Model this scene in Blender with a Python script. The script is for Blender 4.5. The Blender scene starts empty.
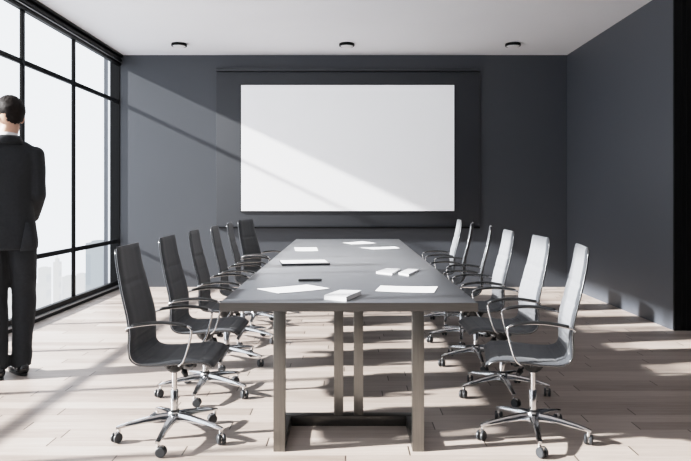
import bpy, bmesh, math, random
from mathutils import Vector, Matrix, noise
random.seed(7)
scene = bpy.context.scene
COL = scene.collection
PI = math.pi
K = 1.10
F, CX, CY, H = 610.0*K, 346.8, 197.0, 1.3      # focal length in px, vanishing point, eye height
XL, XR, YB, ZC = -3.276, 3.18, 8.81*K, 3.35
YW = 5.93*K                                  # near end of the right wall    # window wall, right wall, back wall, ceiling

# ------------------------------------------------------------------ materials
def new_mat(name):
    m = bpy.data.materials.new(name); m.use_nodes = True
    nt = m.node_tree; b = nt.nodes['Principled BSDF']
    return m, nt, b
def simple(name, col, rough=.5, metal=0.0, spec=.5, sheen=0, noise_amt=0.0, noise_scale=20, bump=0.0, bump_scale=200):
    m, nt, b = new_mat(name)
    b.inputs['Base Color'].default_value = (*col, 1)
    b.inputs['Roughness'].default_value = rough
    b.inputs['Metallic'].default_value = metal
    b.inputs['Specular IOR Level'].default_value = spec
    if sheen:
        b.inputs['Sheen Weight'].default_value = sheen
        b.inputs['Sheen Roughness'].default_value = .5
    tc = nt.nodes.new('ShaderNodeTexCoord')
    if noise_amt:
        n = nt.nodes.new('ShaderNodeTexNoise'); n.inputs['Scale'].default_value = noise_scale
        n.inputs['Detail'].default_value = 4
        nt.links.new(tc.outputs['Object'], n.inputs['Vector'])
        r = nt.nodes.new('ShaderNodeMix'); r.data_type = 'RGBA'
        r.inputs['A'].default_value = (*[c*(1-noise_amt) for c in col], 1)
        r.inputs['B'].default_value = (*[min(1, c*(1+noise_amt)) for c in col], 1)
        nt.links.new(n.outputs['Fac'], r.inputs['Factor'])
        nt.links.new(r.outputs['Result'], b.inputs['Base Color'])
    if bump:
        n = nt.nodes.new('ShaderNodeTexNoise'); n.inputs['Scale'].default_value = bump_scale
        nt.links.new(tc.outputs['Object'], n.inputs['Vector'])
        bp = nt.nodes.new('ShaderNodeBump'); bp.inputs['Strength'].default_value = bump
        bp.inputs['Distance'].default_value = .002
        nt.links.new(n.outputs['Fac'], bp.inputs['Height'])
        nt.links.new(bp.outputs['Normal'], b.inputs['Normal'])
    return m
M = {}
M['wall'] = simple('slate wall paint', (.060, .067, .079), .5, noise_amt=.05, noise_scale=1.5, bump=.15, bump_scale=120)
M['panel'] = simple('charcoal panel', (.034, .038, .045), .5, noise_amt=.05, noise_scale=2)
M['ceiling'] = simple('white ceiling paint', (.89, .90, .925), .8, noise_amt=.02, noise_scale=2)
M['black'] = simple('black frame metal', (.002, .0023, .0028), .4, spec=.12, noise_amt=.1)
M['blackpanel'] = simple('black lacquer panel', (.003, .0034, .004), .5, spec=.15, noise_amt=.1, noise_scale=3)
M['alu'] = simple('brushed aluminium strip', (.6, .62, .64), .35, .9, noise_amt=.05)
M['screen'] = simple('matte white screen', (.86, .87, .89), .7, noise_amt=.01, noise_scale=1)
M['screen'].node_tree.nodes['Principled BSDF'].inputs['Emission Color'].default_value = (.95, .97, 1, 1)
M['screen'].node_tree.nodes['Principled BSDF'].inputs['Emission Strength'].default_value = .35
M['paper'] = simple('white paper', (.9, .9, .91), .7, noise_amt=.01)
M['cover'] = simple('off white notebook cover', (.66, .67, .69), .5, noise_amt=.02)
M['dark'] = simple('dark grey plastic', (.03, .032, .035), .4, noise_amt=.1)
M['blackplastic'] = simple('black plastic', (.012, .013, .014), .35, noise_amt=.1)
M['wheel'] = simple('caster rubber', (.03, .033, .037), .45, noise_amt=.15)
M['rail'] = simple('satin dark chrome', (.16, .165, .17), .25, 1.0, noise_amt=.03)
M['chrome'] = simple('polished chrome', (.66, .67, .68), .12, 1.0, noise_amt=.03)
M['suit'] = simple('dark charcoal suit cloth', (.024, .026, .029), .85, spec=.2, sheen=.05, noise_amt=.25, noise_scale=60, bump=.4, bump_scale=500)
M['shirt'] = simple('white shirt cotton', (.8, .8, .8), .8, noise_amt=.02)
M['skin'] = simple('skin', (.62, .38, .28), .5, noise_amt=.06, noise_scale=14)
M['lip'] = simple('lips', (.42, .17, .14), .5, noise_amt=.05)
M['eye'] = simple('eye white', (.75, .75, .74), .25, noise_amt=.02)
M['iris'] = simple('dark iris', (.03, .02, .015), .2, noise_amt=.05)
M['hair'] = simple('dark brown hair', (.010, .007, .006), .6, spec=.12, noise_amt=.5, noise_scale=70, bump=.9, bump_scale=160)
M['shoe'] = simple('black polished leather', (.012, .012, .013), .2, noise_amt=.1)
M['lampwhite'] = simple('white lamp diffuser', (.85, .85, .86), .4, noise_amt=.01)

def fabric(name, ca, cb):
    m, nt, b = new_mat(name)
    tc = nt.nodes.new('ShaderNodeTexCoord')
    n = nt.nodes.new('ShaderNodeTexNoise'); n.inputs['Scale'].default_value = 160
    nt.links.new(tc.outputs['Object'], n.inputs['Vector'])
    mx = nt.nodes.new('ShaderNodeMix'); mx.data_type = 'RGBA'
    mx.inputs['A'].default_value = (*ca, 1); mx.inputs['B'].default_value = (*cb, 1)
    nt.links.new(n.outputs['Fac'], mx.inputs['Factor'])
    nt.links.new(mx.outputs['Result'], b.inputs['Base Color'])
    b.inputs['Roughness'].default_value = .6
    b.inputs['Sheen Weight'].default_value = .1
    b.inputs['Specular IOR Level'].default_value = .25
    bp = nt.nodes.new('ShaderNodeBump'); bp.inputs['Strength'].default_value = .4; bp.inputs['Distance'].default_value = .001
    nt.links.new(n.outputs['Fac'], bp.inputs['Height']); nt.links.new(bp.outputs['Normal'], b.inputs['Normal'])
    return m
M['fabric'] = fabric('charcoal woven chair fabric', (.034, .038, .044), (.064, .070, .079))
M['mesh'] = fabric('sunlit charcoal back fabric', (.15, .157, .168), (.22, .23, .245))  # charcoal chair fabric lightened: sunlight on the backrests painted into the colour

def steel(name, col, rough, stretch):
    m, nt, b = new_mat(name)
    tc = nt.nodes.new('ShaderNodeTexCoord'); mp = nt.nodes.new('ShaderNodeMapping')
    mp.inputs['Scale'].default_value = stretch
    n = nt.nodes.new('ShaderNodeTexNoise'); n.inputs['Scale'].default_value = 6; n.inputs['Detail'].default_value = 6
    nt.links.new(tc.outputs['Object'], mp.inputs['Vector']); nt.links.new(mp.outputs['Vector'], n.inputs['Vector'])
    mx = nt.nodes.new('ShaderNodeMix'); mx.data_type = 'RGBA'
    mx.inputs['A'].default_value = (*[c*.8 for c in col], 1); mx.inputs['B'].default_value = (*[min(1, c*1.2) for c in col], 1)
    nt.links.new(n.outputs['Fac'], mx.inputs['Factor']); nt.links.new(mx.outputs['Result'], b.inputs['Base Color'])
    b.inputs['Metallic'].default_value = 1; b.inputs['Roughness'].default_value = rough
    bp = nt.nodes.new('ShaderNodeBump'); bp.inputs['Strength'].default_value = .12; bp.inputs['Distance'].default_value = .001
    nt.links.new(n.outputs['Fac'], bp.inputs['Height']); nt.links.new(bp.outputs['Normal'], b.inputs['Normal'])
    return m
M['steel'] = steel('brushed steel leg', (.24, .235, .22), .30, (30, 30, 1))
M['railsteel'] = steel('dark brushed steel rail', (.10, .098, .094), .32, (1, 30, 30))
M['edge'] = steel('brushed steel edge', (.15, .15, .148), .32, (1, 30, 30))

def wood_top():
    m, nt, b = new_mat('grey stained table veneer')
    tc = nt.nodes.new('ShaderNodeTexCoord'); mp = nt.nodes.new('ShaderNodeMapping')
    mp.inputs['Scale'].default_value = (1.2, 16, 1)
    n = nt.nodes.new('ShaderNodeTexNoise'); n.inputs['Scale'].default_value = 4; n.inputs['Detail'].default_value = 8; n.inputs['Distortion'].default_value = .4
    nt.links.new(tc.outputs['Object'], mp.inputs['Vector']); nt.links.new(mp.outputs['Vector'], n.inputs['Vector'])
    mx = nt.nodes.new('ShaderNodeMix'); mx.data_type = 'RGBA'
    mx.inputs['A'].default_value = (.065, .070, .078, 1); mx.inputs['B'].default_value = (.11, .117, .128, 1)
    nt.links.new(n.outputs['Fac'], mx.inputs['Factor'])
    # panel seams every 1.2 m along the table
    sx = nt.nodes.new('ShaderNodeSeparateXYZ'); nt.links.new(tc.outputs['Object'], sx.inputs[0])
    d = nt.nodes.new('ShaderNodeMath'); d.operation = 'DIVIDE'; d.inputs[1].default_value = 1.18; nt.links.new(sx.outputs['Y'], d.inputs[0])
    fr = nt.nodes.new('ShaderNodeMath'); fr.operation = 'FRACT'; nt.links.new(d.outputs[0], fr.inputs[0])
    lt = nt.nodes.new('ShaderNodeMath'); lt.operation = 'LESS_THAN'; lt.inputs[1].default_value = .006; nt.links.new(fr.outputs[0], lt.inputs[0])
    m2 = nt.nodes.new('ShaderNodeMix'); m2.data_type = 'RGBA'; m2.inputs['B'].default_value = (.03, .03, .033, 1)
    nt.links.new(lt.outputs[0], m2.inputs['Factor']); nt.links.new(mx.outputs['Result'], m2.inputs['A'])
    nt.links.new(m2.outputs['Result'], b.inputs['Base Color'])
    b.inputs['Roughness'].default_value = .3; b.inputs['Specular IOR Level'].default_value = .8
    bp = nt.nodes.new('ShaderNodeBump'); bp.inputs['Strength'].default_value = .1; bp.inputs['Distance'].default_value = .001
    nt.links.new(n.outputs['Fac'], bp.inputs['Height']); nt.links.new(bp.outputs['Normal'], b.inputs['Normal'])
    return m
M['top'] = wood_top()

def floor_mat():
    m, nt, b = new_mat('pale oak laminate planks')
    L = nt.links.new
    tc = nt.nodes.new('ShaderNodeTexCoord')
    sep = nt.nodes.new('ShaderNodeSeparateXYZ'); L(tc.outputs['Object'], sep.inputs[0])
    def math_(op, a, bv=None, c=None):
        n = nt.nodes.new('ShaderNodeMath'); n.operation = op
        for i, v in enumerate((a, bv, c)):
            if v is None: continue
            if isinstance(v, (int, float)): n.inputs[i].default_value = v
            else: L(v, n.inputs[i])
        return n.outputs[0]
    W, LEN = .125, 1.15
    ry = math_('DIVIDE', sep.outputs['Y'], W)
    row = math_('FLOOR', ry); fy = math_('FRACT', ry)
    wn = nt.nodes.new('ShaderNodeTexWhiteNoise'); wn.noise_dimensions = '1D'; L(row, wn.inputs['W'])
    rx = math_('ADD', math_('DIVIDE', sep.outputs['X'], LEN), math_('MULTIPLY', wn.outputs['Value'], 7.0))
    colm = math_('FLOOR', rx); fx = math_('FRACT', rx)
    w2 = nt.nodes.new('ShaderNodeTexWhiteNoise'); w2.noise_dimensions = '2D'
    cb = nt.nodes.new('ShaderNodeCombineXYZ'); L(row, cb.inputs[0]); L(colm, cb.inputs[1]); L(cb.outputs[0], w2.inputs['Vector'])
    # grain
    mp = nt.nodes.new('ShaderNodeMapping'); mp.inputs['Scale'].default_value = (1.5, 22, 1)
    va = nt.nodes.new('ShaderNodeVectorMath'); va.operation = 'ADD'
    L(tc.outputs['Object'], va.inputs[0])
    vs = nt.nodes.new('ShaderNodeVectorMath'); vs.operation = 'SCALE'; vs.inputs['Scale'].default_value = 9; L(w2.outputs['Color'], vs.inputs[0])
    L(vs.outputs[0], va.inputs[1]); L(va.outputs[0], mp.inputs['Vector'])
    n = nt.nodes.new('ShaderNodeTexNoise'); n.inputs['Scale'].default_value = 2.2; n.inputs['Detail'].default_value = 8; n.inputs['Roughness'].default_value = .6; n.inputs['Distortion'].default_value = .7
    L(mp.outputs[0], n.inputs['Vector'])
    t = math_('ADD', math_('MULTIPLY', w2.outputs['Value'], .45), math_('MULTIPLY', n.outputs['Fac'], .75))
    cr = nt.nodes.new('ShaderNodeValToRGB')
    cr.color_ramp.elements[0].position = .15; cr.color_ramp.elements[0].color = (.225, .18, .155, 1)
    cr.color_ramp.elements[1].position = .95; cr.color_ramp.elements[1].color = (.50, .435, .395, 1)
    L(t, cr.inputs[0])
    s1 = math_('LESS_THAN', fy, .022); s2 = math_('LESS_THAN', fx, .006)
    sm = nt.nodes.new('ShaderNodeMix'); sm.data_type = 'RGBA'; sm.inputs['B'].default_value = (.20, .165, .14, 1)
    L(math_('MULTIPLY', s1, .55), sm.inputs['Factor']); L(cr.outputs[0], sm.inputs['A'])
    sm2 = nt.nodes.new('ShaderNodeMix'); sm2.data_type = 'RGBA'; sm2.inputs['B'].default_value = (.07, .055, .045, 1)
    L(s2, sm2.inputs['Factor']); L(sm.outputs['Result'], sm2.inputs['A'])
    L(sm2.outputs['Result'], b.inputs['Base Color'])
    b.inputs['Roughness'].default_value = .42
    bp = nt.nodes.new('ShaderNodeBump'); bp.inputs['Strength'].default_value = .25; bp.inputs['Distance'].default_value = .002
    L(math_('SUBTRACT', n.outputs['Fac'], math_('MAXIMUM', s1, s2)), bp.inputs['Height']); L(bp.outputs['Normal'], b.inputs['Normal'])
    return m
M['floor'] = floor_mat()

def glass_mat():
    m = bpy.data.materials.new('clear window glass'); m.use_nodes = True
    nt = m.node_tree; nt.nodes.clear()
    o = nt.nodes.new('ShaderNodeOutputMaterial'); mx = nt.nodes.new('ShaderNodeMixShader')
    t = nt.nodes.new('ShaderNodeBsdfTransparent'); g = nt.nodes.new('ShaderNodeBsdfGlossy')
    t.inputs[0].default_value = (.97, .98, .98, 1); g.inputs['Roughness'].default_value = .02
    mx.inputs[0].default_value = .04
    nt.links.new(t.outputs[0], mx.inputs[1]); nt.links.new(g.outputs[0], mx.inputs[2])
    nt.links.new(mx.outputs[0], o.inputs[0])
    return m
M['glass'] = glass_mat()

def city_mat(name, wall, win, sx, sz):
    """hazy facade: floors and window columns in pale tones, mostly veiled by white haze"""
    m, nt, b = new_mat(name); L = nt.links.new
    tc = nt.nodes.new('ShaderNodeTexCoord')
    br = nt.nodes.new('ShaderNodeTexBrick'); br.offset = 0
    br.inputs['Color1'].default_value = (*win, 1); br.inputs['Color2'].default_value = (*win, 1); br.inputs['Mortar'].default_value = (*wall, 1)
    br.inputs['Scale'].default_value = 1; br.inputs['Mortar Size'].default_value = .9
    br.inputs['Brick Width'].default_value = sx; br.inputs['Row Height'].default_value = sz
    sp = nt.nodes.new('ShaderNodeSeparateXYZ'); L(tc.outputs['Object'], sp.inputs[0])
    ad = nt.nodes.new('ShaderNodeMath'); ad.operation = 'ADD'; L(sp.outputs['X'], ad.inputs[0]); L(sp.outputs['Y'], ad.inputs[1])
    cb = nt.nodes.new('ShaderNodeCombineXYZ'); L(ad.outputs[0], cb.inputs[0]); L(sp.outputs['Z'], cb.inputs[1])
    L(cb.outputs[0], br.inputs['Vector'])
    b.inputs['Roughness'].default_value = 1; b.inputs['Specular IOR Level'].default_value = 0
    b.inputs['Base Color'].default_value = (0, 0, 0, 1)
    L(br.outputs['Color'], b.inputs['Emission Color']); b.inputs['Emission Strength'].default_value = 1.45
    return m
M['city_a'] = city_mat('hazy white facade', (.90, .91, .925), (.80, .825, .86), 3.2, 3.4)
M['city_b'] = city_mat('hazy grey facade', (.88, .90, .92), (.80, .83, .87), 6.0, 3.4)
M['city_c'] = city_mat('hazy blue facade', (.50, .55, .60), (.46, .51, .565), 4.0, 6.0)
M['haze'] = simple('hazy ground', (.9, .91, .92), 1, noise_amt=.02, noise_scale=.01)

# ------------------------------------------------------------------ mesh helpers
def finish(name, bm, mat, parent=None, smooth=False, loc=None):
    me = bpy.data.meshes.new(name)
    bmesh.ops.recalc_face_normals(bm, faces=bm.faces)
    bm.to_mesh(me); bm.free()
    for mm in (mat if isinstance(mat, (list, tuple)) else [mat]): me.materials.append(mm)
    if smooth:
        for p in me.polygons: p.use_smooth = True
    o = bpy.data.objects.new(name, me); COL.objects.link(o)
    if loc: o.location = loc
    if parent: o.parent = parent
    return o
def autosmooth(o, deg=35):
    me = o.data
    for p in me.polygons: p.use_smooth = True
    bm = bmesh.new(); bm.from_mesh(me)
    for e in bm.edges:
        if len(e.link_faces) == 2 and e.calc_face_angle(0) > math.radians(deg): e.smooth = False
    bm.to_mesh(me); bm.free()
def box(bm, x0, x1, y0, y1, z0, z1, bevel=0, mi=0):
    vs = [bm.verts.new(p) for p in ((x0,y0,z0),(x1,y0,z0),(x1,y1,z0),(x0,y1,z0),(x0,y0,z1),(x1,y0,z1),(x1,y1,z1),(x0,y1,z1))]
    fs = [bm.faces.new([vs[i] for i in q]) for q in ((3,2,1,0),(4,5,6,7),(0,1,5,4),(1,2,6,5),(2,3,7,6),(3,0,4,7))]
    for f in fs: f.material_index = mi
    if bevel:
        es = list({e for f in fs for e in f.edges})
        r = bmesh.ops.bevel(bm, geom=es, offset=bevel, segments=2, affect='EDGES', profile=.6)
        for f in r['faces']: f.material_index = mi
def make_box(name, dims, mat, parent=None, bevel=0):
    bm = bmesh.new(); box(bm, *dims, bevel=bevel); o = finish(name, bm, mat, parent)
    if bevel: autosmooth(o)
    return o
def struct(o):
    o['kind'] = 'structure'; return o
def tag(o, label, cat, group=None, kind=None):
    o['label'] = label; o['category'] = cat
    if group: o['group'] = group
    if kind: o['kind'] = kind
    return o
def empty(name, loc, rz=0):
    o = bpy.data.objects.new(name, None); COL.objects.link(o)
    o.location = loc; o.rotation_euler = (0, 0, rz); o.empty_display_size = .1
    return o
def frame_at(pts, i):
    a = pts[max(i-1, 0)]; b = pts[min(i+1, len(pts)-1)]
    t = (b-a).normalized()
    return t
def tube(bm, pts, r, seg=10, flat=None, cap=True, up=Vector((0,1,0)), mi=0):
    """tube along pts; r number or list; flat=(a,b) multiplies side/normal radii"""
    pts = [Vector(p) for p in pts]; rings = []
    for i, p in enumerate(pts):
        t = frame_at(pts, i)
        u = up if abs(t.dot(up)) < .95 else Vector((1,0,0))
        s = (u - t*u.dot(t)).normalized(); n = t.cross(s)
        rr = r[i] if isinstance(r, (list, tuple)) else r
        fa, fb = flat if flat else (1, 1)
        rings.append([bm.verts.new(p + s*math.cos(2*PI*k/seg)*rr*fa + n*math.sin(2*PI*k/seg)*rr*fb) for k in range(seg)])
    for a, b in zip(rings, rings[1:]):
        for k in range(seg):
            f = bm.faces.new((a[k], a[(k+1)%seg], b[(k+1)%seg], b[k])); f.material_index = mi
    if cap:
        bm.faces.new(rings[0][::-1]).material_index = mi; bm.faces.new(rings[-1]).material_index = mi
def lathe(bm, prof, seg=24, M4=None, mi=0):
    """prof list of (r,z)"""
    rings = []
    for r, z in prof:
        ring = []
        for k in range(seg):
            v = Vector((r*math.cos(2*PI*k/seg), r*math.sin(2*PI*k/seg), z))
            if M4 is not None: v = M4 @ v
            ring.append(bm.verts.new(v))
        rings.append(ring)
    for a, b in zip(rings, rings[1:]):
        for k in range(seg):
            f = bm.faces.new((a[k], a[(k+1)%seg], b[(k+1)%seg], b[k])); f.material_index = mi
    bm.faces.new(rings[0][::-1]).material_index = mi; bm.faces.new(rings[-1]).material_index = mi
def catmull(pts, n):
    pts = [Vector(p) for p in pts]; P = [pts[0]*2-pts[1]] + pts + [pts[-1]*2-pts[-2]]
    out = []
    m = len(pts)-1
    for i in range(n+1):
        t = i/n*m; k = min(int(t), m-1); t -= k
        p0, p1, p2, p3 = P[k:k+4]
        out.append(.5*((2*p1) + (p2-p0)*t + (2*p0-5*p1+4*p2-p3)*t*t + (3*p1-p0-3*p2+p3)*t**3))
    return out
def lerp(tab, t):
    for (a, va), (b, vb) in zip(tab, tab[1:]):
        if t <= b: return va + (vb-va)*max(0, (t-a)/(b-a))
    return tab[-1][1]
def ellipsoid(bm, c, r, rot=None, u=20, v=14):
    res = bmesh.ops.create_uvsphere(bm, u_segments=u, v_segments=v, radius=1)
    Mx = Matrix.Translation(c) @ (rot.to_4x4() if rot else Matrix.Identity(4)) @ Matrix.Diagonal((*r, 1))
    bmesh.ops.transform(bm, matrix=Mx, verts=res['verts'])
def limb(bm, pts, rs, seg=16, flat=None, up=Vector((0,1,0))):
    tube(bm, pts, rs, seg, flat, up=up)
    for p, r in ((pts[0], rs[0]), (pts[-1], rs[-1])):
        ff = max(flat) if flat else 1
        ellipsoid(bm, Vector(p), (r*min(1, ff), r*min(1, ff), r*.8), u=14, v=10)
def fuse(name, bm, mat, parent, voxel=.012, smooth=6, factor=.5, noise_d=0, nscale=9):
    """merge overlapping closed shapes into one continuous smooth surface"""
    tmp = finish(name, bm, mat)
    md = tmp.modifiers.new('r', 'REMESH'); md.mode = 'VOXEL'; md.voxel_size = voxel
    ms = tmp.modifiers.new('s', 'SMOOTH'); ms.iterations = smooth; ms.factor = factor
    dg = bpy.context.evaluated_depsgraph_get()
    me = bpy.data.meshes.new_from_object(tmp.evaluated_get(dg)); me.name = name
    old = tmp.data; tmp.modifiers.clear(); tmp.data = me; bpy.data.meshes.remove(old)
    if noise_d:
        for v in me.vertices:
            q = v.co*nscale; q.z *= .55
            d = noise.noise(q) + .5*noise.noise(q*2.3)
            v.co += v.normal*d*noise_d
    for p in me.polygons: p.use_smooth = True
    if not me.materials: me.materials.append(mat)
    tmp.parent = parent
    return tmp

# ------------------------------------------------------------------ room shell
YF = -2.6     # room continues behind the camera
XE = 4.9      # the near half of the room is wider on the right
struct(make_box('floor', (XL-.23, XE, YF, YB+.1, -.1, 0), M['floor']))
struct(make_box('ceiling', (XL-.23, XE, YF, YB+.1, ZC, ZC+.12), M['ceiling']))
struct(make_box('wall_back', (XL-.232, XR+.3, YB, YB+.15, 0, ZC), M['wall']))
struct(make_box('wall_right', (XR, XR+.3, YW+.02, YB, 0, ZC), M['wall']))
struct(make_box('wall_front', (XL-.23, XE+.12, YF-.12, YF, 0, ZC), M['wall']))
struct(make_box('wall_right_near', (XE, XE+.12, YF, YW, 0, ZC), M['wall']))
# black cladding on the end of the right wall, turned to the camera
bm = bmesh.new()
box(bm, XR, XR+.075, YW-.005, YW+.02, 0, ZC, .003); box(bm, XR+.08, XE, YW, YW+.02, 0, ZC)
box(bm, XR+.12, XR+.15, YW-.005, YW, 0, ZC)
struct(finish('trim_1', bm, M['blackpanel']))

# window wall --------------------------------------------------------------
MW, MD = .05, .035
mull = [(7.35 - 1.16*k)*K for k in range(0, 9)]
zs = [.107, .666, 2.67, 3.19]
ylo = mull[-1]
struct(make_box('trim_2', (XL-.03, XL+.0, ylo, YB-.02, 3.19, ZC), M['black']))               # head of the glazing
bm = bmesh.new()
for z0, z1, d in ((3.19, 3.215, .02), (3.255, 3.285, .035), (3.32, ZC, .05)): box(bm, XL, XL+d, ylo, YB-.02, z0, z1)
struct(finish('trim_3', bm, M['black']))
bm = bmesh.new()
box(bm, XL+.02, XL+.030, ylo, YB-.02, 3.232, 3.240); 
struct(finish('trim_4', bm, M['alu']))
bm = bmesh.new(); box(bm, XL-.03, XL+.02, ylo, YB-.02, 0, .107); box(bm, XL+.02, XL+.06, ylo, YB-.02, 0, .035)
struct(finish('baseboard_left', bm, M['black']))
struct(make_box('trim_5', (XL+.021, XL+.056, ylo, YB-.02, .0355, .052), M['alu']))
# corner jamb on the back wall's return
struct(make_box('trim_6', (XL-.135, XL+.0, YB-.02, YB-.001, 0, ZC), M['black']))
struct(make_box('trim_7', (XL-.165, XL-.136, YB-.02, YB-.001, 0, ZC), M['alu']))
yy = sorted(mull)
for i, y in enumerate(yy):
    y1 = yy[i+1] if i+1 < len(yy) else YB-.022
    w = empty('window_%d' % (i+1), (XL, (y+y1)/2, zs[0])); w['kind'] = 'structure'
    bm = bmesh.new()
    ya, yb = y-(y+y1)/2, y1-(y+y1)/2
    def fb(a, b, c, d, e, f): box(bm, a, b, c, d, e-zs[0], f-zs[0], .004)
    fb(-MD, 0, ya-MW/2, ya+MW/2, zs[0], zs[3])
    for zz in zs[1:3]: fb(-MD, -.001, ya+MW/2, yb-MW/2 if i+1 < len(yy) else yb, zz-.026, zz+.026)
    o = finish('window_frame', bm, M['black'], w); autosmooth(o)
    bm = bmesh.new()
    for za, zb in zip(zs, zs[1:]):
        g0, g1 = ya+MW/2, yb-MW/2 if i+1 < len(yy) else yb
        lo = za + (.026 if za != zs[0] else 0); hi = zb - (.026 if zb != zs[3] else 0)
        vs = [bm.verts.new((-.02, p, q-zs[0])) for p, q in ((g0, lo), (g1, lo), (g1, hi), (g0, hi))]
        bm.faces.new(vs)
    finish('window_glass', bm, M['glass'], w)

# city outside, far below -----------------------------------------------------
def far(px, y):                      # world x of an image column at depth y
    return (px-CX)*y/F
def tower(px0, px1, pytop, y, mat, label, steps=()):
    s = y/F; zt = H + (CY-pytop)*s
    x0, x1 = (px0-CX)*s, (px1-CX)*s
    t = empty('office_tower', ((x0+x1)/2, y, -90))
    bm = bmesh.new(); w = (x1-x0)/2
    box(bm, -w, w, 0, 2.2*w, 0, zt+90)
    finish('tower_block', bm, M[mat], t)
    bm = bmesh.new()
    if steps == 'spire':
        box(bm, -w*.55, w*.55, w*.5, w*1.5, zt+90, zt+90+w*1.2); box(bm, -w*.12, w*.12, w*.8, w*1.1, zt+90+w*1.2, zt+90+w*3)
    else:
        box(bm, -w*.6, w*.5, w*.3, w*1.5, zt+90, zt+90+w*.18)
    finish('roof_plant', bm, M[mat], t)
    tag(t, label, 'building', 'hazy towers beyond the windows')
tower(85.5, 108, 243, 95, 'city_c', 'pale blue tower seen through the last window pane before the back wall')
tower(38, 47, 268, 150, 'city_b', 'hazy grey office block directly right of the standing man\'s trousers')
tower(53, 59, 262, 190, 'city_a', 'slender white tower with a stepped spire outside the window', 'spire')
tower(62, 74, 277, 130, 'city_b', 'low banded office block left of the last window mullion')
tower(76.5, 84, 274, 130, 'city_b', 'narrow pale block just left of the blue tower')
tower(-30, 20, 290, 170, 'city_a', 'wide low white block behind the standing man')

# ------------------------------------------------------------------ projection screen wall
t = empty('screen_panel', (0, YB, 0))
def bb(name, dims, mat, par, bevel=0): return make_box(name, dims, mat, par, bevel)
bb('backing_board', (-1.875, 1.91, -.05, -.001, .874, 3.10), M['panel'], t, .004)
bb('top_rail', (-1.875, 1.91, -.09, -.001, 3.105, 3.15), M['panel'], t, .004)
bb('bottom_ledge', (-1.875, 1.91, -.075, -.001, .850, .873), M['blackpanel'], t, .004)
tag(t, 'wide charcoal backing panel with ledges mounted on the back wall behind the white screen', 'wall panel')
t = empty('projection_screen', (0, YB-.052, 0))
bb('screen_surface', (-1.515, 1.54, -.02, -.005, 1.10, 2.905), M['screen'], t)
bm = bmesh.new()
for d in ((-1.53, 1.555, -.014, 0, 2.906, 2.922), (-1.53, 1.555, -.014, 0, 1.083, 1.099), (-1.53, -1.516, -.014, 0, 1.099, 2.906), (1.541, 1.555, -.014, 0, 1.099, 2.906)): box(bm, *d)
finish('screen_border', bm, M['blackplastic'], t)
tag(t, 'large blank white projection screen on the back wall', 'screen')

# ------------------------------------------------------------------ ceiling lights
for i, (x, lab) in enumerate(((-2.24, 'round black rimmed ceiling light nearest the windows'), (0.0, 'round black rimmed ceiling light centred above the table'), (2.22, 'round black rimmed ceiling light nearest the right wall'))):
    t = empty('ceiling_light', (x, 8.15*K, ZC))
    bm = bmesh.new(); lathe(bm, [(.075, -.001), (.1, -.001), (.105, -.02), (.100, -.036), (.086, -.036), (.086, -.025)], 32)
    finish('lamp_rim', bm, M['black'], t, True)
    bm = bmesh.new(); lathe(bm, [(.084, -.026), (.085, -.036), (.07, -.044), (.001, -.048)], 32)
    finish('diffuser', bm, M['lampwhite'], t, True)
    tag(t, lab, 'ceiling light', 'round surface mounted ceiling lights')

# ------------------------------------------------------------------ conference table
TH, TF, TB, TW = .76, 3.11*K, 7.84*K, .66
TX = .01
table = empty('conference_table', (TX, TF, 0))
Lt = TB-TF
o = make_box('tabletop', (-TW+.004, TW-.004, .004, Lt-.004, TH-.038, TH), M['top'], table, .002)
bm = bmesh.new()
box(bm, -TW, TW, 0, .004, TH-.044, TH-.001); box(bm, -TW, TW, Lt-.004, Lt, TH-.044, TH-.001)
box(bm, -TW, -TW+.004, .004, Lt-.004, TH-.044, TH-.001); box(bm, TW-.004, TW, .004, Lt-.004, TH-.044, TH-.001)
finish('edge_band', bm, M['edge'], table)
LO = .385
for end in (0, 1):
    def yy_(a, b):
        return (a, b) if not end else (Lt-b, Lt-a)
    for s in (-1, 1):
        xa, xb = sorted((s*LO, s*(LO-.06)))
        y0, y1 = yy_(.003, .053)
        bb('leg', (xa, xb, y0, y1, 0, TH-.045), M['steel'], table, .003)
        y0, y1 = yy_(.054, .385)
        bb('floor_rail', (xa, xb, y0, y1, 0, .058), M['railsteel'], table, .003)
        y0, y1 = yy_(.39, .445)
        bb('centre_post', (min(s*.083, s*.03), max(s*.083, s*.03), y0, y1, .059, TH-.045), M['steel'], table, .003)
    y0, y1 = yy_(.386, .45)
    bb('cross_rail', (-LO, LO, y0, y1, 0, .058), M['railsteel'], table, .003)
bb('underframe', (-.06, .06, .45, Lt-.45, TH-.085, TH-.039), M['dark'], table)
tag(table, 'long grey conference table on brushed steel legs in the middle of the room', 'table')

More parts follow.
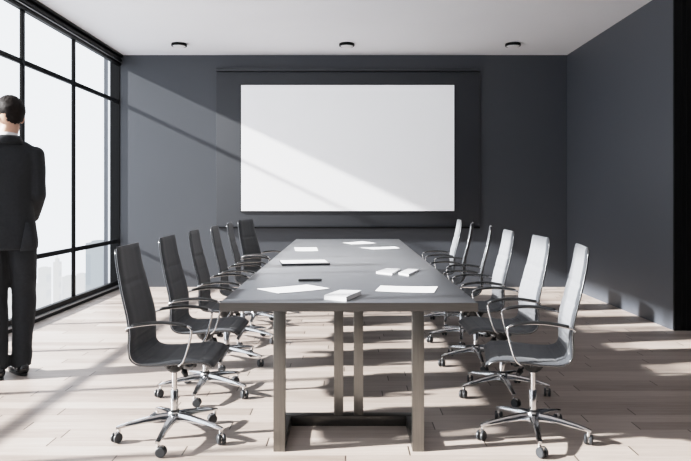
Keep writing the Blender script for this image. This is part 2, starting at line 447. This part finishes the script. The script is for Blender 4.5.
# ------------------------------------------------------------------ things on the table
def onT(px, py, z=TH):
    y = (H-z)*F/(py-CY); return Vector(((px-CX)*y/F, y, z))
def quad_slab(name, pix, th, mat, parent=None, inset=0, z0=TH+.0005, curl=0):
    P = [onT(*p) for p in pix]
    c = sum(P, Vector())/4
    bm = bmesh.new()
    P = [p + (c-p)*inset for p in P]
    n = 8
    lo, hi = [], []
    for zz, lst in ((0, lo), (th, hi)):
        for j in range(n+1):
            for i in range(n+1):
                u, v = i/n, j/n
                q = (P[0]*(1-u)+P[1]*u)*(1-v) + (P[3]*(1-u)+P[2]*u)*v
                z = z0 + zz + curl*(abs(u-.5)*2)**3
                lst.append(bm.verts.new((q.x-c.x, q.y-c.y, z-TH)))
    def idx(i, j): return j*(n+1)+i
    for j in range(n):
        for i in range(n):
            bm.faces.new([hi[k] for k in (idx(i,j), idx(i+1,j), idx(i+1,j+1), idx(i,j+1))])
            bm.faces.new([lo[k] for k in (idx(i,j), idx(i,j+1), idx(i+1,j+1), idx(i+1,j))])
    ed = [(idx(i,0), idx(i+1,0)) for i in range(n)] + [(idx(n,i), idx(n,i+1)) for i in range(n)] + [(idx(n-i,n), idx(n-i-1,n)) for i in range(n)] + [(idx(0,n-i), idx(0,n-i-1)) for i in range(n)]
    for a, b in ed: bm.faces.new((lo[a], lo[b], hi[b], hi[a]))
    o = finish(name, bm, mat, parent)
    return o, c
def sheet(pix, label, n=1, group=None):
    o, c = quad_slab('paper_sheet', pix, .0015*n, M['paper'], curl=.002)
    o.location = c
    tag(o, label, 'paper', group)
sheet([(294.3,247.6),(316.6,247.6),(318,251.2),(295.3,251.4)], 'small white sheet on the left side of the table far end')
sheet([(257.6,289.2),(306.9,285.2),(329.6,288.9),(278.8,293.7)], 'large angled white sheet at the near left corner of the table')
sheet([(380.6,286.2),(437.8,287.1),(434.0,293.1),(375.3,291.4)], 'white sheet lying square at the near right corner of the table')
sheet([(343,242.9),(362.3,241.6),(376.4,243.4),(352,244.6)], 'farthest white sheet near the middle of the far table end')
sheet([(360.5,247.8),(394.3,246.8),(400,248.5),(374.6,249.6)], 'angled white sheet on the right of the table far end')
# tablet
o, c = quad_slab('slab', [(279.4,261.9),(325.1,261.2),(330,264.8),(282.0,265.6)], .011, M['dark'])
t = empty('tablet_computer', c); o.parent = t; o.name = 'tablet_body'
o, c2 = quad_slab('tablet_face', [(279.4,261.9),(325.1,261.2),(330,264.8),(282.0,265.6)], .002, M['paper'], t, .03, TH+.0116)
tag(t, 'thin white faced tablet with a dark edge on the left of the table', 'tablet')
# pen
a, b = onT(298.4, 281.7), onT(321.8, 281.3)
t = empty('marker_pen', (a+b)/2 + Vector((0, 0, .009))); d = (b-a)
bm = bmesh.new(); tube(bm, [-d*.5, -d*.49, d*.1, d*.12], [.005, .008, .008, .008], 12); finish('pen_barrel', bm, M['blackplastic'], t, False)
bm = bmesh.new(); tube(bm, [d*.121, d*.47, d*.5], [.0088, .0085, .005], 12); finish('pen_cap', bm, M['dark'], t, False)
tag(t, 'black marker pen lying behind the near left sheet', 'pen')
# thick notebook
def book(pix, th, label, name='notebook', top='cover'):
    P = [(x, y) for x, y in pix]
    o, c = quad_slab('page_block', P, th-.004, M['paper'], None, .02)
    t = empty(name, c); o.parent = t
    for cz in (TH+.0004, TH+th-.002):
        quad_slab('cover_board', P, .0018, M[top], t, 0, cz)
    tag(t, label, 'notebook', None)
book([(324.0,299.6),(340,294.0),(361.5,294.6),(346.2,301.4)], .024, 'thick pale notebook at the near edge of the table')
book([(376.2,273.4),(386.8,269.8),(400.5,270.3),(392.0,275.1)], .013, 'left notepad of the two small white pads on the table')
book([(398.5,274.4),(408,270.3),(419.0,270.8),(408.5,276.0)], .013, 'right notepad of the two small white pads on the table')

# ------------------------------------------------------------------ chairs
PROFILE = [(-.262,1.040),(-.246,.93),(-.216,.80),(-.186,.68),(-.175,.60),(-.177,.53),(-.168,.475),(-.130,.446),(-.06,.439),(.05,.446),(.15,.455),(.215,.449),(.252,.424)]
NP = 132
PP = [Vector((p.x, 0, p.z)) for p in catmull([(x, 0, z) for x, z in PROFILE], NP)]
def halfw(t):     # half width along the profile, 0 top .. 1 seat front
    return lerp([(0,.184),(.03,.194),(.10,.205),(.17,.222),(.3,.235),(.5,.235),(.62,.237),(.9,.238),(1,.225)], t)
def shell(i0, i1, name, parent, front='fabric'):
    bm = bmesh.new(); nc = 16; th = .024
    rings = []
    for i in range(i0, i1+1):
        t = frame_at(PP, i); n = Vector((-t.z, 0, t.x))      # points up / forward
        if n.x < 0 and i < NP*.5: n = -n
        if i >= NP*.5 and n.z < 0: n = -n
        tt = i/NP; w = halfw(tt)
        endr = 1.0
        for e in ([i-i0] if i0 == 0 else [i1-i]):
            if e < 3: endr = min(endr, math.sqrt(1-((3-e)/3.3)**2))
        ring = []
        seam = .0035 if i % 11 == 5 else (.0015 if i % 11 in (4, 6) else 0)
        if tt < .2: seam = .004 if i in (18, 19) else 0
        for k in range(nc+1):               # front face
            u = -1+2*k/nc
            r = (1-abs(u)**8)**.5 if abs(u) < 1 else 0
            edge = .010*u*u
            vs_ = .002 if k in (4, 12) else 0
            ring.append(bm.verts.new(PP[i] + Vector((0, u*w, 0)) + n*(edge + (th/2*endr)*r - (seam+vs_)*r)))
        for k in range(nc-1, 0, -1):        # rear face
            u = -1+2*k/nc
            r = (1-abs(u)**8)**.5
            ring.append(bm.verts.new(PP[i] + Vector((0, u*w, 0)) + n*(.010*u*u - th/2*endr*r)))
        rings.append(ring)
    m = len(rings[0])
    for a, b in zip(rings, rings[1:]):
        for k in range(m): bm.faces.new((a[k], a[(k+1)%m], b[(k+1)%m], b[k])).material_index = 1 if 0 < k < nc-1 else 0
    bm.faces.new(rings[0][::-1]); bm.faces.new(rings[-1])
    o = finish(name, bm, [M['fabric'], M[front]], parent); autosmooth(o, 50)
    return o
def make_caster(parent, tip, ang):
    bm = bmesh.new()
    c = Vector((tip.x + .016*math.cos(ang), tip.y + .016*math.sin(ang), .027))
    ax = Vector((-math.sin(ang), math.cos(ang), 0))
    Z = ax.to_track_quat('Z', 'Y').to_matrix().to_4x4()
    for s in (-1, 1):
        Mx = Matrix.Translation(c + ax*s*.013) @ Z
        lathe(bm, [(.012,-.008),(.023,-.008),(.0265,-.004),(.0265,.004),(.023,.008),(.012,.008)], 20, Mx, 0)
    # hood and stem
    tube(bm, [c-ax*.019, c+ax*.019], .007, 10, mi=1)
    box(bm, c.x-.012, c.x+.012, c.y-.004, c.y+.004, .030, .056, .002, 1)
    lathe(bm, [(.009, .048), (.009, .082)], 12, Matrix.Translation((tip.x, tip.y, 0)), 1)
    o = finish('caster', bm, [M['wheel'], M['chrome']], parent); autosmooth(o, 40)
def make_chair(star, front='fabric'):
    t = empty('office_chair', (0, 0, 0))
    SPL = 62
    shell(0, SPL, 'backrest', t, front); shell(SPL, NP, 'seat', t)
    for s in (-1, 1):
        bm = bmesh.new(); pts = []
        for i in range(1, NP-1, 3):
            tt = i/NP; tg = frame_at(PP, i); n = Vector((-tg.z, 0, tg.x))
            if n.x < 0 and i < NP*.5: n = -n
            if i >= NP*.5 and n.z < 0: n = -n
            pts.append(PP[i] + Vector((0, s*(halfw(tt)+.003), 0)) + n*.004)
        tube(bm, pts, .0052, 8, (.6, .9), up=Vector((0, 1, 0)))
        finish('side_rail', bm, M['rail'], t, True)
        # arm loop
        y = s*.258
        ctrl = [(-.180, s*.240, .622), (-.168, y, .638), (-.10, y, .652), (0, y, .660), (.10, y, .653), (.146, y, .638), (.149, y, .605), (.134, y, .54), (.112, y, .475), (.085, s*.243, .445)]
        pts = catmull(ctrl, 48)
        bm = bmesh.new(); tube(bm, pts, .0095, 10, (1.15, .62))
        ar = finish('armrest', bm, M['chrome'], t, True)
        pp = [Vector((p[0], p[1], p[2]+.0075)) for p in catmull([(-.15, y, .643), (-.06, y, .656), (.02, y, .658), (.09, y, .650), (.130, y, .638)], 20)]
        bm = bmesh.new(); tube(bm, pp, [.011]+[.0135]*19+[.011], 10, (1.3, .6))
        finish('arm_pad', bm, M['blackplastic'], ar, True)
    # mechanism
    bm = bmesh.new()
    box(bm, -.085, .10, -.07, .07, .405, .430, .008); lathe(bm, [(.022, .352), (.045, .368), (.062, .395), (.066, .408)], 20)
    tube(bm, [(.02, -.19, .425), (.02, .19, .425)], .010, 10, up=Vector((1, 0, 0)))
    o = finish('mechanism', bm, M['blackplastic'], t); autosmooth(o)
    for s in (-1, 1):
        bm = bmesh.new(); tube(bm, [(.055, s*.055, .385), (.075, s*.085, .372)], .006, 8)
        tube(bm, [(.072, s*.08, .374), (.088, s*.105, .360)], [.017, .013], 12)
        o = finish('knob', bm, M['blackplastic'], t); autosmooth(o)
    bm = bmesh.new()
    lathe(bm, [(.0145, .235), (.0145, .36)], 20); lathe(bm, [(.020, .13), (.021, .25), (.018, .256)], 20)
    lathe(bm, [(.034, .082), (.038, .088), (.038, .128), (.030, .14)], 24)
    o = finish('gas_lift', bm, M['chrome'], t); autosmooth(o)
    bm = bmesh.new(); lathe(bm, [(.0245, .139), (.0245, .149)], 20)
    o = finish('lift_collar', bm, M['blackplastic'], t); autosmooth(o)
    for k in range(5):
        a = math.radians(star + 72*k)
        d = Vector((math.cos(a), math.sin(a), 0)); sd = Vector((-d.y, d.x, 0))
        bm = bmesh.new()
        prof = [(.028, .112, .022, .020), (.08, .112, .020, .017), (.16, .103, .017, .013), (.24, .090, .014, .010), (.285, .080, .013, .008), (.300, .076, .010, .006)]
        rings = []
        for r, z, hw, hh in prof:
            c = d*r + Vector((0, 0, z))
            ring = [(-1, -1), (1, -1), (1, .2), (.55, 1), (-.55, 1), (-1, .2)]
            rings.append([bm.verts.new(c + sd*u*hw + Vector((0, 0, v*hh))) for u, v in ring])
        for A, B in zip(rings, rings[1:]):
            for q in range(6): bm.faces.new((A[q], A[(q+1)%6], B[(q+1)%6], B[q]))
        bm.faces.new(rings[0][::-1]); bm.faces.new(rings[-1])
        lg = finish('base_leg', bm, M['chrome'], t); autosmooth(lg, 40)
        make_caster(lg, d*.285, a + random.choice((.7, -.8, 1.6, 2.6)))
    return t
def copy_tree(o, parent=None):
    c = o.copy(); COL.objects.link(c)
    if parent: c.parent = parent
    for ch in list(o.children): copy_tree(ch, c)
    return c
ordn = ['nearest the camera', 'second from the camera', 'third from the camera', 'fourth from the camera', 'fifth from the camera', 'farthest from the camera']
chairL = make_chair(-92)
chairR = make_chair(91, 'mesh')  # backrest fronts take the tone with sunlight painted in
Ys = [3.31*K, 4.04*K, 4.77*K, 5.49*K, 6.22*K, 6.95*K]
rotL = [0, 0, 2, 2, 3, -17]
rotR = [-10, 0, -2, -12, -13, -3]
XLc = [-.935, -.935, -.94, -.935, -.94, -.92]
XRc = [1.010, 1.03, 1.01, 1.035, 1.02, 1.03]
extraL = ['slim high back with quilted seams', 'its arms close to the table edge', 'in the middle of its row', 'in the middle of its row', 'partly hidden by its neighbours', 'turned a little toward the camera']
for i in range(6):
    o = chairL if i == 0 else copy_tree(chairL)
    o.location = (XLc[i], Ys[i], 0); o.rotation_euler.z = math.radians(rotL[i])
    tag(o, 'black high back office chair on the window side of the table, %s' % ordn[i], 'chair', 'office chairs along the window side of the table')
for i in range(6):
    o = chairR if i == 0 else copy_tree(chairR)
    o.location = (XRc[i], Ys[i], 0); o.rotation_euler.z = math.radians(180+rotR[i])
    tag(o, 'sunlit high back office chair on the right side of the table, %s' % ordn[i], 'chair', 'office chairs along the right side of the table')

# ------------------------------------------------------------------ the standing man
PS = 1.14
man = empty('person', (-2.485, 4.46*K, 0), math.radians(22)); man.scale = (PS, PS, PS)
HZ = 1.655                                    # head centre height
hrot = Matrix.Rotation(math.radians(30), 3, 'Z')   # head turned further to the left
hc = Vector((.012, .005, HZ))
def hp(x, y, z): return hc + hrot @ Vector((x, y, z))
SHZ = 1.46
# arms: shoulder, elbow, wrist (right arm bent forward to the trouser pocket, left hanging)
arms = {1: [Vector((.160, -.005, 1.420)), Vector((.178, -.02, 1.160)), Vector((.140, .185, .995))],
        -1: [Vector((-.150, -.005, 1.420)), Vector((-.185, -.01, 1.155)), Vector((-.180, .12, .92))]}
legs = {1: [Vector((.088, 0, .90)), Vector((.098, .03, .50)), Vector((.085, -.015, .085))],
        -1: [Vector((-.088, 0, .90)), Vector((-.065, -.0, .50)), Vector((-.045, -.07, .085))]}
# body: one continuous surface
bm = bmesh.new()
ellipsoid(bm, hp(0, -.012, .025), (.074, .093, .098))
ellipsoid(bm, hp(0, .022, -.035), (.060, .072, .078))
ellipsoid(bm, hp(0, .060, -.085), (.030, .028, .026))
ellipsoid(bm, hp(0, .045, -.065), (.050, .040, .040))
tube(bm, [hp(0, .088, .022), hp(0, .104, -.012), hp(0, .112, -.026)], [.009, .012, .016], 10)
ellipsoid(bm, hp(0, .076, .040), (.044, .012, .010), hrot)
ellipsoid(bm, hp(0, .090, -.058), (.024, .012, .010))
for s in (-1, 1):
    ellipsoid(bm, hp(s*.080, -.006, -.005), (.012, .021, .033), hrot @ Matrix.Rotation(s*.35, 3, 'Z'))
    ellipsoid(bm, hp(s*.010, .108, -.030), (.010, .010, .008))
limb(bm, [Vector((0, -.022, 1.44)), Vector((0, -.012, 1.52)), hp(0, -.02, -.06)], [.068, .056, .055])
ellipsoid(bm, Vector((0, 0, 1.27)), (.150, .092, .20)); ellipsoid(bm, Vector((0, 0, 1.08)), (.130, .085, .16)); ellipsoid(bm, Vector((0, -.005, .93)), (.145, .095, .11))
limb(bm, [Vector((-.12, -.008, 1.40)), Vector((0, -.012, 1.43)), Vector((.12, -.008, 1.40))], [.040, .05, .040])
for s in (-1, 1):
    A, E, W = arms[s]; limb(bm, [A-Vector((0, 0, .02)), A.lerp(E, .5), E], [.036, .040, .034]); limb(bm, [E, E.lerp(W, .4), W], [.038, .036, .024])
    Hh, K, An = legs[s]; limb(bm, [Hh, Hh.lerp(K, .5), K], [.078, .068, .050]); limb(bm, [K, K.lerp(An, .35), An], [.050, .049, .033])
    limb(bm, [An, An+Vector((0, .02, -.03)), An+Vector((-.01, .13, -.052))], [.034, .034, .022])
    # palm with five separate fingers
    fd = (W-E).normalized(); sd = Vector((s, 0, 0)); sd = (sd - fd*sd.dot(fd)).normalized(); nn = fd.cross(sd)
    tube(bm, [W, W+fd*.03, W+fd*.085], [.024, .032, .034], 14, (1, .42), up=nn if abs(nn.y) < .9 else Vector((0, 0, 1)))
    lat = Vector((0, 1, 0)) - fd*fd.y; lat.normalize(); pn = fd.cross(lat)
    cs = -s*1.0
    for k, (off, ln) in enumerate(((-.031, .058), (-.0105, .068), (.0105, .074), (.031, .066))):
        b0 = W + fd*.078 + lat*off
        q1 = b0 + fd*ln*.5 + pn*cs*.006; q2 = q1 + fd*ln*.3 + pn*cs*.014; q3 = q2 + fd*ln*.2 + pn*cs*.016
        limb(bm, [b0, q1, q2, q3], [.0082, .0078, .0074, .0062], 8)
    b0 = W + fd*.03 + lat*.026
    limb(bm, [b0, b0+lat*.022+fd*.026+pn*cs*.006, b0+lat*.030+fd*.055+pn*cs*.014], [.0115, .0098, .008], 8)
body = fuse('body', bm, M['skin'], man, .0062, 4, .4)
# eyes
for s in (-1, 1):
    bm = bmesh.new(); ellipsoid(bm, hp(s*.030, .076, .012), (.012, .009, .0075), hrot); e = finish('eye', bm, M['eye'], man, True)
    bm = bmesh.new(); ellipsoid(bm, hp(s*.030, .0832, .012), (.0055, .003, .0055), hrot); finish('iris', bm, M['iris'], e, True)
    bm = bmesh.new(); tube(bm, [hp(s*.014, .088, .034), hp(s*.030, .086, .038), hp(s*.045, .074, .033)], [.004, .005, .003], 8); finish('eyebrow', bm, M['hair'], man, True)
bm = bmesh.new(); tube(bm, [hp(-.023, .096, -.058), hp(0, .104, -.056), hp(.023, .096, -.058)], [.003, .007, .003], 8); finish('mouth', bm, M['lip'], man, True)
# hair: short back and sides, fuller top
bm = bmesh.new()
res = bmesh.ops.create_uvsphere(bm, u_segments=64, v_segments=48, radius=1)
cap = []
for v in bm.verts:
    p = v.co.copy()
    az = math.atan2(p.y, p.x)                       # +pi/2 = face
    front = p.y
    lift = 1.0 + (.10 if p.z > .2 else .10*max(0, (p.z+.3)/.5))
    q = Vector((p.x*.0785, p.y*.099-.014, p.z*.103+.025))
    k = noise.noise(Vector((p.x*3, p.y*9, p.z*5)))*.004 + noise.noise(p*14)*.0022
    q *= 1.0
    q += p*(.010*(lift-1)*10*.9 + k)
    if p.z > .35: q.z += .006*max(0, p.y+.5)
    v.co = hp(q.x, q.y, q.z)
    # hairline
    if front > .35: lim = .42
    elif front > -.25: lim = -.05 - (.35-front)*.25 if front > .12 or abs(p.x) < .8 else -.12
    else: lim = -.20 - min(1, (-.25-front)/.45)*.62
    if p.z < lim: cap.append(v)
bmesh.ops.delete(bm, geom=cap, context='VERTS')
hair = finish('hair', bm, M['hair'], man, True)
md = hair.modifiers.new('thick', 'SOLIDIFY'); md.thickness = .012; md.offset = -1

# shirt collar
bm = bmesh.new()
tube(bm, [Vector((0, -.020, 1.455)), Vector((0, -.018, 1.50)), Vector((0, -.012, 1.543))], [.074, .068, .064], 28, (1.0, 1.06), cap=True, up=Vector((1, 0, 0)))
finish('shirt_collar', bm, M['shirt'], man, True)
# jacket
bm = bmesh.new()
def loft(bm, secs, seg=32):
    rings = []
    for (cx, cy, z, a, b) in secs:
        ring = []
        for k in range(seg):
            th = 2*PI*k/seg; c_, s_ = math.cos(th), math.sin(th)
            e = .82
            ring.append(bm.verts.new((cx + a*math.copysign(abs(c_)**e, c_), cy + b*math.copysign(abs(s_)**e, s_), z)))
        rings.append(ring)
    for A, B in zip(rings, rings[1:]):
        for k in range(seg): bm.faces.new((A[k], A[(k+1)%seg], B[(k+1)%seg], B[k]))
    bm.faces.new(rings[0][::-1]); bm.faces.new(rings[-1])
loft(bm, [(0, .0, .805, .182, .130), (0, 0, .86, .180, .130), (0, 0, .95, .170, .128), (0, 0, 1.06, .153, .118), (0, 0, 1.16, .150, .115), (0, 0, 1.28, .162, .122), (0, 0, 1.37, .166, .118), (0, -.005, 1.425, .155, .100), (0, -.012, 1.465, .120, .085), (0, -.016, 1.497, .078, .078)])
limb(bm, [Vector((-.145, -.008, 1.410)), Vector((-.10, -.012, 1.455)), Vector((.10, -.012, 1.455)), Vector((.155, -.008, 1.410))], [.056, .048, .048, .056])
for s in (-1, 1):
    A, E, W = arms[s]
    limb(bm, [A, A.lerp(E, .35), A.lerp(E, .7), E], [.064, .064, .058, .054])
    limb(bm, [E, E.lerp(W, .5), E.lerp(W, .93)], [.055, .050, .043])
jacket = fuse('jacket', bm, M['suit'], man, .009, 5, .5, .006, 8)
# jacket collar band, vent, pocket flap, lapels
bm = bmesh.new()
rings = []
for k in range(29):
    a = math.radians(-90 - 125 + 250*k/28)
    r = .080
    x, y = r*math.cos(a), -.018 + r*1.05*math.sin(a)
    drop = max(0, math.sin(a)+.1)*.05
    rings.append([bm.verts.new((x*1.30, y*1.22, 1.480-drop)), bm.verts.new((x*1.06, y*1.06, 1.528-drop*1.2)), bm.verts.new((x*.96, y*.98, 1.532-drop*1.2)), bm.verts.new((x*.95, y*.95, 1.478-drop))])
for A, B in zip(rings, rings[1:]):
    for q in range(4): bm.faces.new((A[q], A[(q+1)%4], B[(q+1)%4], B[q]))
bm.faces.new(rings[0][::-1]); bm.faces.new(rings[-1])
finish('jacket_collar', bm, M['suit'], jacket, True)
from mathutils.bvhtree import BVHTree
bvh = BVHTree.FromPolygons([v.co.copy() for v in jacket.data.vertices], [tuple(p.vertices) for p in jacket.data.polygons])
def on_front(x, z, off):
    hit = bvh.ray_cast(Vector((x, 1, z)), Vector((0, -1, 0)))
    return Vector((x, (hit[0].y if hit[0] is not None else .09) + off, z))
def cloth_patch(name, left, right, off, mat, parent, n=14, m=6):
    """strip laid on the chest between two edge lines given top to bottom as (x, z)"""
    bm = bmesh.new(); g = []
    def at(L, t):
        k = min(int(t*(len(L)-1)), len(L)-2); f = t*(len(L)-1)-k
        return (L[k][0]*(1-f)+L[k+1][0]*f, L[k][1]*(1-f)+L[k+1][1]*f)
    for i in range(n+1):
        p, q = at(left, i/n), at(right, i/n)
        g.append([[bm.verts.new(on_front(p[0]+(q[0]-p[0])*j/m, p[1]+(q[1]-p[1])*j/m, o_)) for j in range(m+1)] for o_ in (off, -.002)])
    for i in range(n):
        for j in range(m):
            for l in (0, 1): bm.faces.new((g[i][l][j], g[i][l][j+1], g[i+1][l][j+1], g[i+1][l][j]))
        for j in (0, m): bm.faces.new((g[i][0][j], g[i+1][0][j], g[i+1][1][j], g[i][1][j]))
    return finish(name, bm, mat, parent, True)
cloth_patch('shirt_front', [(-.060, 1.475), (-.040, 1.35), (-.004, 1.16)], [(.060, 1.475), (.040, 1.35), (.004, 1.16)], .003, M['shirt'], man)
cloth_patch('tie', [(-.016, 1.475), (-.020, 1.35), (-.002, 1.18)], [(.016, 1.475), (.020, 1.35), (.002, 1.18)], .007, M['suit'], man)
for s in (-1, 1):
    cloth_patch('lapel', [(s*.052, 1.475), (s*.040, 1.35), (s*.002, 1.15)], [(s*.085, 1.465), (s*.098, 1.36), (s*.006, 1.14)], .008, M['suit'], jacket)
    # flared vent flap at the hem
    bm = bmesh.new()
    tube(bm, [Vector((s*.125, -.118, .98)), Vector((s*.128, -.126, .88)), Vector((s*.130, -.128, .80))], [.010, .030, .045], 14, (1, .22), up=Vector((1, 0, 0)))
    finish('vent_flap', bm, M['suit'], jacket, True)
# trousers
bm = bmesh.new()
loft(bm, [(0, .0, .82, .165, .112), (0, 0, .90, .163, .112), (0, 0, 1.0, .150, .105)])
for s in (-1, 1):
    Hh, K, An = legs[s]
    pts = [Hh+Vector((0, 0, -.01)), Hh.lerp(K, .4), Hh.lerp(K, .75), K, K.lerp(An, .35), K.lerp(An, .7), K.lerp(An, .90), An + Vector((0, .004, -.035))]
    tube(bm, pts, [.092, .090, .080, .073, .071, .064, .066, .064], 22, (1.06, .96), up=Vector((0, 1, 0)))
trousers = fuse('trousers', bm, M['suit'], man, .009, 4, .5, .009, 11)
# shoes
for s in (-1, 1):
    An = legs[s][2]
    r = empty('x', (0, 0, 0)); bpy.data.objects.remove(r)
    ya = math.radians(22 if s == 1 else 18)
    R3 = Matrix.Rotation(ya, 3, 'Z')
    def sp(x, y, z): return Vector((An.x, An.y, 0)) + R3 @ Vector((x, y, z))
    bm = bmesh.new()
    ellipsoid(bm, sp(0, -.030, .042), (.037, .045, .040), R3); ellipsoid(bm, sp(0, .03, .045), (.037, .075, .042), R3)
    ellipsoid(bm, sp(0, .115, .030), (.043, .075, .027), R3); ellipsoid(bm, sp(0, .165, .025), (.036, .045, .020), R3)
    limb(bm, [sp(0, -.02, .05), sp(0, -.01, .095)], [.036, .038])
    sh = fuse('shoe', bm, M['shoe'], man, .006, 4, .5)
    bm = bmesh.new()
    out = []
    for k in range(28):
        a = 2*PI*k/28
        yv = math.sin(a); w = .036 + .010*max(0, math.sin(a*1)) * (1-abs(yv)**6)
        out.append((w*math.cos(a), .065 + yv*.142))
    lo = [bm.verts.new(sp(x, y, 0)) for x, y in out]; hi = [bm.verts.new(sp(x, y, .014)) for x, y in out]
    bm.faces.new(lo[::-1]); bm.faces.new(hi)
    for k in range(28): bm.faces.new((lo[k], lo[(k+1)%28], hi[(k+1)%28], hi[k]))
    finish('sole', bm, M['blackplastic'], sh)
tag(man, 'person in a dark suit standing with back to the camera, beside the window', 'person')

# ------------------------------------------------------------------ light
w = bpy.data.worlds.new('World'); scene.world = w; w.use_nodes = True
nt = w.node_tree; bg = nt.nodes['Background']
tcw = nt.nodes.new('ShaderNodeTexCoord'); sp_ = nt.nodes.new('ShaderNodeSeparateXYZ'); nt.links.new(tcw.outputs['Generated'], sp_.inputs[0])
cr = nt.nodes.new('ShaderNodeValToRGB')
cr.color_ramp.elements[0].position = .0; cr.color_ramp.elements[0].color = (.86, .905, .97, 1)
cr.color_ramp.elements[1].position = .5; cr.color_ramp.elements[1].color = (.89, .935, 1, 1)
nt.links.new(sp_.outputs['Z'], cr.inputs[0]); nt.links.new(cr.outputs[0], bg.inputs[0])
bg.inputs[1].default_value = 2.5
sun = bpy.data.lights.new('Sun', 'SUN'); sun.energy = 21.0; sun.angle = math.radians(1.6); sun.color = (1, .975, .955)
so = bpy.data.objects.new('Sun', sun); COL.objects.link(so)
sdir = Vector((1, .175, -.475)).normalized()
so.rotation_euler = sdir.to_track_quat('-Z', 'Y').to_euler(); so.location = (-8, 3, 6)

cam = bpy.data.cameras.new('Camera'); co = bpy.data.objects.new('Camera', cam); COL.objects.link(co)
co.location = (0, 0, H); co.rotation_euler = (PI/2, 0, 0)
cam.sensor_width = 36; cam.lens = F/691*36
cam.shift_x = -(CX-345.5)/691; cam.shift_y = -(230.5-CY)/691
cam.clip_start = .05; cam.clip_end = 800
scene.camera = co
scene.view_settings.view_transform = 'Standard'
scene.view_settings.look = 'None'
# photographic shoulder: highlights roll off instead of clipping
vs_ = scene.view_settings
vs_.use_curve_mapping = True
cm = vs_.curve_mapping
cm.use_clip = False
cm.clip_max_x = 6.0; cm.clip_max_y = 6.0
cv = cm.curves[3]
cv.points[0].location = (0, 0); cv.points[1].location = (6.0, .97)
for p in ((.01, .006), (.04, .033), (.2, .20), (.5, .47), (1.0, .71), (2.0, .87), (3.5, .93)): cv.points.new(*p)
cm.update()
